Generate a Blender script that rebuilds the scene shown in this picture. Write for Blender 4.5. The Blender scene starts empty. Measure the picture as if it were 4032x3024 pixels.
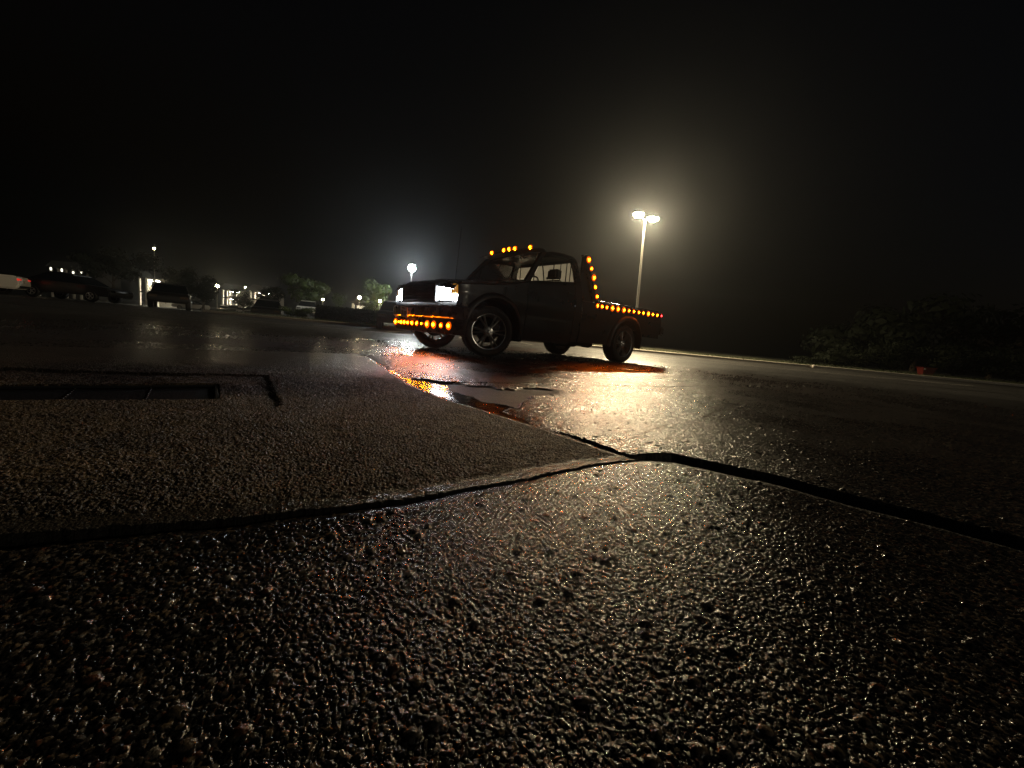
import bpy, bmesh, math, random
import numpy as np
from mathutils import Vector, Matrix

rnd = random.Random(7)
scn = bpy.context.scene
COL = scn.collection
R_ = math.radians

# ------------------------------------------------------------------ camera
F, CH, PIT, ROL = 404.15, 0.3527, 0.1233, 0.0908       # focal length in px of a 1024 wide frame, eye height, pitch, roll

def ray(x, y):
    a, b = x - 512, y - 384
    u = a * math.cos(ROL) + b * math.sin(ROL)
    v = -a * math.sin(ROL) + b * math.cos(ROL)
    return Vector((u, F * math.cos(PIT) - v * math.sin(PIT), -F * math.sin(PIT) - v * math.cos(PIT)))

def at(x, y, Y):                                        # a picture point (full-size pixels) at a known distance
    r = ray(x / 3.9375, y / 3.9375)
    return Vector((0, 0, CH)) + r * (Y / r.y)

cam = bpy.data.cameras.new('camera')
cam.sensor_width = 36
cam.lens = F / 1024 * 36
cam.clip_start = 0.02
cam.clip_end = 2000
co = bpy.data.objects.new('camera', cam)
COL.objects.link(co)
fw = Vector((0, math.cos(PIT), -math.sin(PIT)))
up = Vector((0, math.sin(PIT), math.cos(PIT)))
rt = Vector((1, 0, 0))
rt2 = rt * math.cos(ROL) + up * math.sin(ROL)
up2 = -rt * math.sin(ROL) + up * math.cos(ROL)
M = Matrix((rt2, up2, -fw)).transposed().to_4x4()
M.translation = (0, 0, CH)
co.matrix_world = M
scn.camera = co

# ------------------------------------------------------------------ materials
def mat(name, base=(.5, .5, .5), rough=.5, metal=0, coat=0, emit=None, es=0, spec=.5, noise=0, nscale=8, bump=0, bscale=60, rvar=0, trans=0, ior=1.5):
    m = bpy.data.materials.new(name)
    m.use_nodes = True
    nt = m.node_tree
    N, L = nt.nodes, nt.links
    p = N['Principled BSDF']
    p.inputs['Base Color'].default_value = (*base, 1)
    p.inputs['Roughness'].default_value = rough
    p.inputs['Metallic'].default_value = metal
    p.inputs['Coat Weight'].default_value = coat
    p.inputs['Coat Roughness'].default_value = .06
    p.inputs['Specular IOR Level'].default_value = spec
    p.inputs['Transmission Weight'].default_value = trans
    p.inputs['IOR'].default_value = ior
    if emit:
        p.inputs['Emission Color'].default_value = (*emit, 1)
        p.inputs['Emission Strength'].default_value = es
    tc = N.new('ShaderNodeTexCoord')
    if noise or rvar:
        n = N.new('ShaderNodeTexNoise')
        n.inputs['Scale'].default_value = nscale
        n.inputs['Detail'].default_value = 6
        L.new(tc.outputs['Object'], n.inputs['Vector'])
        if noise:
            mx = N.new('ShaderNodeMix'); mx.data_type = 'RGBA'
            mx.inputs[6].default_value = tuple(max(0, c * (1 - noise)) for c in base) + (1,)
            mx.inputs[7].default_value = tuple(min(1, c * (1 + noise)) for c in base) + (1,)
            L.new(n.outputs['Fac'], mx.inputs[0])
            L.new(mx.outputs[2], p.inputs['Base Color'])
        if rvar:
            mr = N.new('ShaderNodeMapRange')
            mr.inputs['From Min'].default_value = .3; mr.inputs['From Max'].default_value = .7
            mr.inputs['To Min'].default_value = max(.02, rough - rvar); mr.inputs['To Max'].default_value = min(1, rough + rvar)
            L.new(n.outputs['Fac'], mr.inputs['Value'])
            L.new(mr.outputs[0], p.inputs['Roughness'])
    if bump:
        n2 = N.new('ShaderNodeTexNoise')
        n2.inputs['Scale'].default_value = bscale
        n2.inputs['Detail'].default_value = 4
        L.new(tc.outputs['Object'], n2.inputs['Vector'])
        b = N.new('ShaderNodeBump')
        b.inputs['Strength'].default_value = bump
        b.inputs['Distance'].default_value = .01
        L.new(n2.outputs['Fac'], b.inputs['Height'])
        L.new(b.outputs[0], p.inputs['Normal'])
    return m

def glass_mat(name, tint=(.75, .75, .75), fog=0.0):
    m = bpy.data.materials.new(name); m.use_nodes = True
    nt = m.node_tree; N, L = nt.nodes, nt.links
    N.remove(N['Principled BSDF'])
    out = N['Material Output']
    tr = N.new('ShaderNodeBsdfTransparent'); tr.inputs[0].default_value = (*tint, 1)
    gl = N.new('ShaderNodeBsdfGlossy'); gl.inputs['Roughness'].default_value = .02
    fr = N.new('ShaderNodeFresnel'); fr.inputs[0].default_value = 1.5
    mx = N.new('ShaderNodeMixShader')
    L.new(fr.outputs[0], mx.inputs[0]); L.new(tr.outputs[0], mx.inputs[1]); L.new(gl.outputs[0], mx.inputs[2])
    last = mx.outputs[0]
    if fog:
        t = N.new('ShaderNodeBsdfTranslucent'); t.inputs[0].default_value = (.97, .97, .96, 1)
        d = N.new('ShaderNodeBsdfDiffuse'); d.inputs[0].default_value = (.5, .5, .5, 1)
        a = N.new('ShaderNodeMixShader'); a.inputs[0].default_value = .06
        L.new(t.outputs[0], a.inputs[1]); L.new(d.outputs[0], a.inputs[2])
        tc = N.new('ShaderNodeTexCoord')
        n = N.new('ShaderNodeTexNoise'); n.inputs['Scale'].default_value = 14; n.inputs['Detail'].default_value = 8
        L.new(tc.outputs['Object'], n.inputs['Vector'])
        mr = N.new('ShaderNodeMapRange')
        mr.inputs['From Min'].default_value = .25; mr.inputs['From Max'].default_value = .75
        mr.inputs['To Min'].default_value = fog - .2; mr.inputs['To Max'].default_value = min(1, fog + .2)
        L.new(n.outputs['Fac'], mr.inputs['Value'])
        m2 = N.new('ShaderNodeMixShader')
        L.new(mr.outputs[0], m2.inputs[0]); L.new(last, m2.inputs[1]); L.new(a.outputs[0], m2.inputs[2])
        last = m2.outputs[0]
    L.new(last, out.inputs['Surface'])
    return m

AMB = (1.0, .14, .0006)
MT = dict(
    paint=mat('dark_paint', (.010, .0115, .0145), .32, 0, 1, rvar=.08, nscale=5, bump=.02, bscale=300),
    black=mat('black_plastic', (.012, .012, .012), .5, rvar=.12, bump=.1, bscale=150),
    rubber=mat('tyre_rubber', (.014, .014, .014), .62, rvar=.15, nscale=20, bump=.2, bscale=90),
    dark=mat('dark_metal', (.02, .02, .02), .5, .6, rvar=.15, bump=.1),
    chrome=mat('chrome', (.55, .55, .56), .12, 1, rvar=.06, nscale=10),
    satin=mat('satin_bumper', (.055, .05, .05), .3, .5, rvar=.1, nscale=8),
    rim=mat('dark_alloy', (.55, .54, .52), .34, 1, rvar=.06, nscale=20),
    lip=mat('polished_lip', (.85, .84, .81), .22, 1, rvar=.05, nscale=20),
    glass=glass_mat('window_glass', (.62, .62, .6)),
    fog=glass_mat('misted_glass', (.8, .8, .8), 1.0),
    amber=mat('amber_lamp', (.9, .4, .05), .2, emit=AMB, es=560),
    amber_halo=mat('amber_lens_halo', (.8, .25, .02), .15, coat=.6, emit=(1, .11, .001), es=1.05, bump=.25, bscale=220),  # lens given its own glow to stand in for the halo
    red_halo=mat('red_lens_halo', (.6, .02, .02), .15, coat=.6, emit=(1, .012, .02), es=.6, bump=.25, bscale=220),
    red=mat('red_lamp', (.8, .03, .02), .2, emit=(1, .02, .02), es=60),
    head=mat('headlamp_lens', (.9, .9, .9), .1, emit=(.93, .97, 1), es=85),
    park=mat('parking_lens', (.9, .9, .9), .1, emit=(.95, .97, 1), es=30),
    amber_glow=mat('amber_corner_glow', (.65, .27, .03), .12, coat=.6, emit=(1, .42, .06), es=.30, bump=.3, bscale=200),  # corner reflector with a faint glow added to the material
    plate=mat('plate_white', (.62, .56, .5), .45, noise=.15),
    ink=mat('plate_ink', (.12, .09, .09), .6),
    seat=mat('seat_cloth', (.03, .028, .027), .9, bump=.3, bscale=200),
    pole=mat('pole_metal', (.42, .4, .36), .5, .3, noise=.2, bump=.1),
    lamp=mat('street_lamp_lens', (.9, .8, .6), .3, emit=(1, .80, .48), es=1700),
    lampw=mat('white_lamp_lens', (.9, .9, .9), .3, emit=(.95, 1, .96), es=420),
    warm=mat('warm_lantern', (.9, .8, .6), .3, emit=(1, .78, .45), es=170),
    tube=mat('tube_light', (.9, .9, .85), .3, emit=(1, .93, .72), es=230),
    wall=mat('pale_render', (.6, .56, .48), .85, noise=.15, bump=.1),
    darkwall=mat('dark_siding', (.06, .055, .05), .85, noise=.25, bump=.2),
    roof=mat('shingle_roof', (.05, .047, .045), .9, noise=.3, nscale=3, bump=.4, bscale=12),
    slab=mat('dark_floor_edge', (.05, .035, .03), .8, noise=.2),
    pane=mat('dark_pane', (.01, .012, .014), .08, coat=.5),
    leaf=mat('leaf_green', (.055, .085, .02), .55, noise=.45, nscale=3),
    leaf_shade=mat('leaf_shaded', (.009, .0125, .005), .7, spec=.2, noise=.45, nscale=3),  # leaf colour darkened to put the night shade into unlit plants
    bark=mat('bark', (.06, .045, .03), .9, noise=.4, bump=.5, bscale=30),
    grass=mat('grass_blades', (.05, .065, .02), .6, noise=.4, nscale=2),
    kerb=mat('kerb_concrete', (.48, .44, .37), .75, noise=.25, nscale=6, bump=.4, bscale=40),
    white=mat('white_car_paint', (.72, .69, .62), .3, 0, .8, noise=.04),
    black_car=mat('black_car_paint', (.010, .010, .011), .42, 0, .25, rvar=.08),
    silver=mat('silver_car_paint', (.4, .4, .4), .3, .6, .8, noise=.05),
    redlow=mat('red_tail_glow', (.6, .02, .02), .2, coat=.5, emit=(1, .05, .03), es=.5),
    reddim=mat('dull_tail_glow', (.5, .03, .02), .2, coat=.5, emit=(1, .2, .15), es=.08),
    taillow=mat('tail_lens', (.35, .03, .03), .15, coat=.7),
    redbin=mat('dull_red_paint', (.13, .016, .012), .5, noise=.3),
    paintline=mat('road_paint', (.5, .48, .43), .55, noise=.35, nscale=14, bump=.3),
    tar=mat('tar_seal', (.012, .011, .010), .5, rvar=.15, bump=.4, bscale=50),
)

# ------------------------------------------------------------------ mesh builder
class MB:
    def __init__(s):
        s.v, s.f = [], []
    def add(s, vs, fs):
        o = len(s.v)
        s.v += [tuple(p) for p in vs]
        s.f += [tuple(i + o for i in q) for q in fs]
        return s
    def box(s, c, d, rot=None):
        x, y, z = (k / 2 for k in d)
        vs = [Vector((a, b, e)) for a in (-x, x) for b in (-y, y) for e in (-z, z)]
        if rot: vs = [rot @ p for p in vs]
        vs = [p + Vector(c) for p in vs]
        return s.add(vs, [(0, 1, 3, 2), (4, 6, 7, 5), (0, 4, 5, 1), (2, 3, 7, 6), (0, 2, 6, 4), (1, 5, 7, 3)])
    def tube(s, pts, r, n=8, caps=True):
        pts = [Vector(p) for p in pts]
        rs = r if isinstance(r, (list, tuple)) else [r] * len(pts)
        vs, fs = [], []
        for i, p in enumerate(pts):
            t = (pts[min(i + 1, len(pts) - 1)] - pts[max(i - 1, 0)]).normalized()
            a = t.cross(Vector((0, 0, 1)))
            if a.length < 1e-3: a = t.cross(Vector((0, 1, 0)))
            a.normalize(); b = t.cross(a)
            for k in range(n):
                q = 2 * math.pi * k / n
                vs.append(p + (a * math.cos(q) + b * math.sin(q)) * rs[i])
        for i in range(len(pts) - 1):
            for k in range(n):
                fs.append((i * n + k, i * n + (k + 1) % n, (i + 1) * n + (k + 1) % n, (i + 1) * n + k))
        if caps:
            fs.append(tuple(range(n))[::-1]); fs.append(tuple((len(pts) - 1) * n + k for k in range(n)))
        return s.add(vs, fs)
    def lathe(s, prof, c=(0, 0, 0), axis='z', n=24, closed=False):
        vs, fs = [], []
        for k in range(n):
            q = 2 * math.pi * k / n
            for r, h in prof:
                if axis == 'z': p = (r * math.cos(q), r * math.sin(q), h)
                elif axis == 'y': p = (r * math.cos(q), h, r * math.sin(q))
                else: p = (h, r * math.cos(q), r * math.sin(q))
                vs.append(Vector(p) + Vector(c))
        m = len(prof)
        for k in range(n):
            for i in range(m if closed else m - 1):
                j = (i + 1) % m
                fs.append((k * m + i, ((k + 1) % n) * m + i, ((k + 1) % n) * m + j, k * m + j))
        return s.add(vs, fs)
    def grid(s, P, close_u=False):
        m, n = len(P), len(P[0])
        vs = [p for row in P for p in row]
        fs = []
        for i in range(m if close_u else m - 1):
            for j in range(n - 1):
                i2 = (i + 1) % m
                fs.append((i * n + j, i2 * n + j, i2 * n + j + 1, i * n + j + 1))
        return s.add(vs, fs)
    def prism(s, poly, h, axis='y'):                      # a 2-D outline given a real thickness
        n = len(poly)
        def p3(p, t):
            return (p[0], t, p[1]) if axis == 'y' else ((p[0], p[1], t) if axis == 'z' else (t, p[0], p[1]))
        vs = [p3(p, h[0]) for p in poly] + [p3(p, h[1]) for p in poly]
        fs = [tuple(range(n))[::-1], tuple(range(n, 2 * n))]
        for i in range(n):
            j = (i + 1) % n
            fs.append((i, j, n + j, n + i))
        return s.add(vs, fs)
    def quad(s, c, nx, ny):
        c = Vector(c)
        return s.add([c - nx - ny, c + nx - ny, c + nx + ny, c - nx + ny], [(0, 1, 2, 3)])
    def mesh(s, name, m=None, smooth=None, bevel=0, solid=0):
        me = bpy.data.meshes.new(name)
        me.from_pydata(s.v, [], s.f)
        bm = bmesh.new(); bm.from_mesh(me)
        if solid:
            bmesh.ops.recalc_face_normals(bm, faces=bm.faces)
            bmesh.ops.solidify(bm, geom=bm.faces[:], thickness=solid)
        if bevel:
            es = [e for e in bm.edges if len(e.link_faces) == 2 and e.calc_face_angle(0) > .6]
            bmesh.ops.bevel(bm, geom=es, offset=bevel, segments=2, affect='EDGES', clamp_overlap=True)
        bmesh.ops.recalc_face_normals(bm, faces=bm.faces)
        bm.to_mesh(me); bm.free()
        if smooth is not None:
            me.polygons.foreach_set('use_smooth', [True] * len(me.polygons))
            me.set_sharp_from_angle(angle=R_(smooth))
        if m: me.materials.append(m)
        return me
    def build(s, name, m, parent=None, smooth=35, bevel=0, solid=0, loc=None):
        return link(name, s.mesh(name, m, smooth, bevel, solid), parent, loc)

def link(name, me, parent=None, loc=None, rot=None):
    o = bpy.data.objects.new(name, me)
    COL.objects.link(o)
    if parent: o.parent = parent
    if loc is not None: o.location = loc
    if rot is not None: o.rotation_euler = rot
    return o

def thing(name, label, cat, loc=(0, 0, 0), rz=0, group=None):
    o = bpy.data.objects.new(name, None)
    COL.objects.link(o)
    o.location = loc; o.rotation_euler = (0, 0, rz)
    o.empty_display_size = .1
    return tag(o, label, cat, group)

def tag(o, label, cat, group=None):
    o['label'] = label; o['category'] = cat
    if group: o['group'] = group
    return o

def kind(o, k='structure', label=None):
    o['kind'] = k
    if label: o['label'] = label
    return o

def dup(o, parent=None):
    c = o.copy(); COL.objects.link(c)
    if parent: c.parent = parent
    for ch in list(o.children): dup(ch, c)
    return c

# ------------------------------------------------------------------ numpy noise
def h2(ix, iy, s):
    n = (ix.astype(np.int64) * 374761393 + iy.astype(np.int64) * 668265263 + s * 974711) & 0x7fffffff
    n = ((n ^ (n >> 13)) * 1274126177) & 0x7fffffff
    n = ((n ^ (n >> 15)) * 2246822519) & 0x7fffffff
    return ((n ^ (n >> 16)) & 0xffffff) / float(0x1000000)

def vnoise(x, y, s=0):
    ix, iy = np.floor(x), np.floor(y)
    fx, fy = x - ix, y - iy
    fx = fx * fx * (3 - 2 * fx); fy = fy * fy * (3 - 2 * fy)
    a, b, c, d = h2(ix, iy, s), h2(ix + 1, iy, s), h2(ix, iy + 1, s), h2(ix + 1, iy + 1, s)
    return (a + (b - a) * fx) * (1 - fy) + (c + (d - c) * fx) * fy

def fbm(x, y, s=0, o=4):
    t, a, n = 0, .5, 0
    for k in range(o):
        t = t + a * vnoise(x * 2 ** k, y * 2 ** k, s + k * 17); n += a; a *= .5
    return t / n

def worley(x, y, cell, s):                                # nearest and second nearest stone, and that stone's random number
    gx, gy = x / cell, y / cell
    ix, iy = np.floor(gx), np.floor(gy)
    d1 = np.full(x.shape, 9.); til = np.zeros(x.shape); rid = np.zeros(x.shape)
    for a in (-1, 0, 1):
        for b in (-1, 0, 1):
            cx, cy = ix + a, iy + b
            jx, jy = h2(cx, cy, s), h2(cx, cy, s + 5)
            st = .75 + .5 * h2(cx, cy, s + 9)
            d = np.hypot((cx + jx - gx) * st, (cy + jy - gy) * (1.9 - st))
            r = h2(cx, cy, s + 21)
            m = d < d1
            til = np.where(m, (cx + jx - gx) * (h2(cx, cy, s + 31) - .5) + (cy + jy - gy) * (h2(cx, cy, s + 41) - .5), til)
            rid = np.where(m, r, rid)
            d1 = np.where(m, d, d1)
    return d1, til, rid

def pldist(x, y, pl):
    best = np.full(x.shape, 1e9)
    for (ax, ay), (bx, by) in zip(pl[:-1], pl[1:]):
        vx, vy = bx - ax, by - ay
        t = np.clip(((x - ax) * vx + (y - ay) * vy) / (vx * vx + vy * vy), 0, 1)
        best = np.minimum(best, np.hypot(x - ax - t * vx, y - ay - t * vy))
    return best

def inpoly(x, y, P):
    c = np.zeros(x.shape, bool)
    n = len(P)
    for i in range(n):
        (x1, y1), (x2, y2) = P[i], P[(i + 1) % n]
        if y1 == y2: continue
        m = ((y1 > y) != (y2 > y)) & (x < (x2 - x1) * (y - y1) / (y2 - y1) + x1)
        c ^= m
    return c

def sstep(a, b, t):
    k = np.clip((t - a) / (b - a), 0, 1)
    return k * k * (3 - 2 * k)

# ------------------------------------------------------------------ ground
APEX = (.42, 1.24)
LIP = [(-3.2, -.55), (-1.3, .28), (-.7, .53), (-.56, .59), (-.33, .71), (-.2, .78), (.01, .94), (.28, 1.16), APEX]      # front slab | apron
WED = [APEX, (.36, 1.30), (.18, 1.52), (-.11, 1.81), (-.27, 1.94), (-.54, 2.27), (-.92, 2.99), (-1.35, 3.78), (-1.53, 4.04)]  # apron | lot
BACK = [(-1.53, 4.04), (-2.0, 3.62), (-2.52, 3.08), (-3.0, 2.34), (-6.5, -.9)]
CRK = [APEX, (.53, 1.25), (.74, 1.12), (.93, .96), (1.1, .81), (1.7, .3), (3.4, -1.0)]                                    # front slab | lot
APRON = WED + BACK[1:] + LIP[:-1]
FRONT = LIP + CRK[1:] + [(3.4, -3), (-3.2, -3)]
LEDGE = [(-3.3, 1.3), (-1.78, 1.87), (-1.32, 2.17), (-.85, 1.49)]
LOTCR = [(-.95, 2.75), (-.45, 2.62), (-.02, 2.82), (.55, 3.1), (1.35, 3.62), (3.2, 5.0), (7, 7.4), (13, 11.4)]
PATCH = [(-.86, 2.82), (-.5, 2.66), (-.1, 2.62), (.2, 2.75), (.35, 2.7), (.2, 2.35), (.02, 2.0), (-.05, 1.86), (-.27, 1.96), (-.54, 2.29)]

naz, r0, r1, r2 = 1180, .13, 5.2, 170.0
az = np.concatenate([np.linspace(-118, -57, 110, endpoint=False), np.linspace(-57, 57, naz - 120, endpoint=False), np.linspace(57, 118, 110)])
az = np.radians(az)
rr = np.concatenate([np.linspace(.004, r0, 14, endpoint=False), np.geomspace(r0, 2.6, 1250, endpoint=False), np.geomspace(2.6, r1, 170, endpoint=False), np.geomspace(r1, r2, 110)])
RR, AZ = np.meshgrid(rr, az, indexing='ij')
X = RR * np.sin(AZ); Y = RR * np.cos(AZ)
jx = X + .016 * (fbm(X * 22, Y * 22, 3) - .5) + .008 * (vnoise(X * 110, Y * 110, 4) - .5)
jy = Y + .016 * (fbm(X * 22, Y * 22, 8) - .5) + .008 * (vnoise(X * 110, Y * 110, 9) - .5)
front = np.where(X > .42, inpoly(X + .022 * (fbm(X * 9, Y * 9, 23) - .5), Y + .022 * (fbm(X * 9, Y * 9, 28) - .5), FRONT), inpoly(jx, jy, FRONT))
apron = inpoly(jx, jy, APRON) & ~front
lot = ~(front | apron)
dF = pldist(jx, jy, LIP); dW = pldist(jx, jy, WED); dC = pldist(X + .022 * (fbm(X * 9, Y * 9, 23) - .5), Y + .022 * (fbm(X * 9, Y * 9, 28) - .5), CRK); dB = pldist(jx, jy, BACK)
dL = pldist(jx, jy, LEDGE)
near = np.clip(1 - (RR - 3.2) / 2.0, 0, 1)
wx = X + .003 * (vnoise(X * 160, Y * 160, 61) - .5); wy = Y + .003 * (vnoise(X * 160, Y * 160, 62) - .5)
a1, a2, aid = worley(wx, wy, .0060, 11)
b1, b2, bid = worley(wx + 3.3, wy - 1.7, .0033, 37)
c1, c2, cid = worley(X - 2.1, Y + .7, .034, 71)
stA = np.clip((1 - (a1 / .60) ** 7) * (.50 + .50 * aid) + 1.25 * a2, 0, 1)
stA = np.where((aid < .22) | (a1 > .6), 0, stA)
stB = np.where(b1 > .6, 0, np.clip((1 - (b1 / .6) ** 7) * (.45 + .55 * bid) + 1.25 * b2, 0, 1))
stC = np.where(cid > .86, np.clip(1 - (c1 / .27) ** 2, 0, 1), 0)
stone = np.maximum(np.maximum(stA * .0025, stB * .0014), stC * .0058)
und = .010 * (fbm(X * 1.6, Y * 1.6, 51) - .5) + .004 * (fbm(X * 7, Y * 7, 57) - .5)
Z = np.zeros_like(X)
# front slab: dips into the two joints
eF = np.clip(1 - dF / .060, 0, 1); eC = np.clip(1 - dC / .035, 0, 1)
smF = sstep(.010, .034, dF)
stepF = np.clip((.42 - X) / 1.1, 0, 1) ** 2
strip_ = np.clip(1 - (dF - .010) / .026, 0, 1) * (dF > .010)
wob = .0016 * (fbm(X * 34, Y * 34, 131, 2) - .5)
zf = und + stone * sstep(.026, .044, dF) * sstep(.010, .026, dC) - (.0032 + .003 * stepF) * strip_ + wob * (strip_ > 0)
zf = np.where((dF <= .010) | (dC < .010), -.030, zf)
# apron: a smooth lip, then coarse worn concrete
lipw = np.minimum(dF, dW * 1.1)
rough_a = sstep(.035, .055, lipw) * (1 - .75 * sstep(2.6, 3.3, RR))
inside = inpoly(jx, jy, [(-3.3, 1.3), (-1.78, 1.87), (-1.32, 2.17), (-.85, 1.49), (-.7, .53), (-3.2, -.55)])
drop = np.where(inside, .012 * np.exp(-dL / .4) * sstep(0, .03, dL) * (.35 + 1.1 * fbm(X * 9, Y * 9, 161)), 0)
za = .001 + .011 * stepF + und * .8 + rough_a * (np.maximum(stA * .0042, stB * .0022) + .003 * (fbm(X * 40, Y * 40, 66) - .5)) - .006 * np.clip(1 - lipw / .05, 0, 1) ** 2 - drop
slot = inpoly(X, Y, [(-2.3, 1.0), (-1.80, 1.42), (-1.33, 1.81), (-1.10, 1.50), (-1.55, 1.20), (-2.1, .8)])
za = np.where(slot, -.045, za)
edge = np.minimum(np.minimum(dF, dW), 9)
za = np.where(edge < .0035, -.022, za)
# lot: runs down to the gutter along the apron, rolls over at the crack
gut = np.exp(-dW / .13) * sstep(1.15, 1.7, np.hypot(X - .5, Y - .2))
px_ = X + .16 * (fbm(X * 6, Y * 6, 141) - .5) + .05 * (fbm(X * 26, Y * 26, 143) - .5); py_ = Y + .26 * (fbm(X * 6, Y * 6, 147) - .5) + .06 * (fbm(X * 26, Y * 26, 149) - .5)
smooth_patch = inpoly(px_, py_, PATCH)
pd = pldist(px_, py_, PATCH + PATCH[:1])
pm = np.where(smooth_patch, sstep(0, .04, pd), 0)
crk = pldist(X + .05 * (fbm(X * 5, Y * 5, 31) - .5), Y + .05 * (fbm(X * 5, Y * 5, 33) - .5), LOTCR)
sc = pldist(X + .10 * (fbm(X * 7, Y * 7, 41) - .5), Y + .06 * (fbm(X * 7, Y * 7, 43) - .5), [(-1.35, 3.3), (-1.09, 3.51), (-1.2, 4.0), (-1.26, 4.52)])
zl = .006 + .016 * np.exp(-dC / .5) * sstep(.36, .52, X) + und * 1.3 + stone * near * (1 - .8 * pm) - .010 * np.exp(-dC / .05) * sstep(0, .5, X + .1) - .034 * gut - .010 * pm
zl = zl - .012 * np.clip(1 - crk / .018, 0, 1) - .014 * np.clip(1 - sc / .02, 0, 1)
zl = np.where(dW < .006, zl - .032, zl)
zl = zl - .055 * (1 - sstep(.008, .034, dC))
zl = np.where(RR > 9, zl * np.clip(1 - (RR - 9) / 6, 0, 1), zl)
Z = np.where(front, zf, np.where(apron, za, zl))
# reflective colour of every grain (albedo) and how wet and smooth it is
def pick(r, base):
    t = np.zeros(X.shape + (3,)); t[:] = np.array(base) * .3
    def put(m, c):
        t[m] = c
    put((r > .50) & (r < .62), (.055, .050, .045)); put((r > .62) & (r < .70), (.085, .068, .048))
    put((r > .70) & (r < .74), (.15, .115, .075)); put((r > .74) & (r < .77), (.09, .042, .026)); put((r > .93) & (r < .955), (.17, .155, .13))
    return t
colA = pick(aid, (.030, .028, .026)); colB = pick(bid, (.026, .024, .022)); colC = pick((cid - .86) / .14 * .45 + .5, (.08, .065, .05))
top = np.where(stA * .0025 >= stB * .0014, 0, 1)
alb = np.where((top == 0)[..., None], colA, colB)
alb = np.where((stC * .0058 > .0035)[..., None], colC, alb)
binder = np.clip(stone / .0012, 0, 1)[..., None]
alb = alb * binder + np.array((.012, .0115, .011)) * (1 - binder)
alb_lot = alb * near[..., None] + np.array((.030, .028, .026)) * (1 - near[..., None])
alb_lot = alb_lot * (1 - pm[..., None]) + np.array((.024, .021, .018)) * pm[..., None]
dk = np.clip(1 - np.minimum(crk / .02, sc / .02), 0, 1)[..., None]
alb_lot = alb_lot * (1 - .75 * dk)
warm = fbm(X * 30, Y * 30, 91)[..., None]
blot = (.25 * fbm(X * 9, Y * 9, 95) + 1.5 * sstep(.38, .64, fbm(X * 2.1, Y * 2.1, 96)))[..., None]
alb_ap = np.array((.058, .041, .022)) * (.2 + 1.6 * warm) * (.45 + 1.1 * vnoise(X * 260, Y * 260, 19)[..., None]) * (.30 + .95 * blot)
alb_ap = np.where(((bid > .86) & (stB > .3))[..., None], np.array((.21, .17, .115)), alb_ap)
alb_ap = np.where(((aid > .93) & (stA > .3))[..., None], np.array((.05, .035, .025)), alb_ap)
fadeA = (sstep(.03, .055, lipw) * (1 - .8 * sstep(2.3, 3.2, RR)))[..., None]
alb_ap = alb_ap * fadeA + np.array((.070, .062, .052)) * (1 - fadeA)
dirt_shade = np.where(lot | front, 1 - sstep(.012, .045, dC), 0); dirt_shade = np.maximum(dirt_shade, 1 - sstep(.004, .012, dF))  # grime in the joints, darkened further so their walls look shaded
ALB = np.where(front[..., None], alb, np.where(apron[..., None], alb_ap, alb_lot))
wetn = fbm(X * 2.2 + 9, Y * 2.2, 77)
rough = np.where(front, np.where(strip_ > 0, .15, .55 - .46 * np.clip(stone / .0010, 0, 1) + .15 * aid + .08 * (wetn - .5)), np.where(apron, .62 - .40 * (1 - fadeA[..., 0]), .22 + .14 * aid + .22 * (wetn - .5) + .32 * pm))
ALB = ALB * (1 - .85 * dirt_shade[..., None])
rough = rough + .5 * dirt_shade
rough = np.where(lot, rough + .22 * sstep(7, 12, RR), rough)
rough = np.clip(rough, .06, .95)

nr, na = X.shape
idx = np.arange(nr * na).reshape(nr, na)
Q = np.stack([idx[:-1, :-1], idx[:-1, 1:], idx[1:, 1:], idx[1:, :-1]], -1).reshape(-1, 4)
reg = np.where(Y > 22.9, -1, np.where(front, 0, np.where(apron, 1, 2)))[:-1, :-1].reshape(-1)
XYZ = np.stack([X, Y, Z], -1).reshape(-1, 3)
ATT = np.concatenate([ALB, rough[..., None]], -1).reshape(-1, 4)

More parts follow.
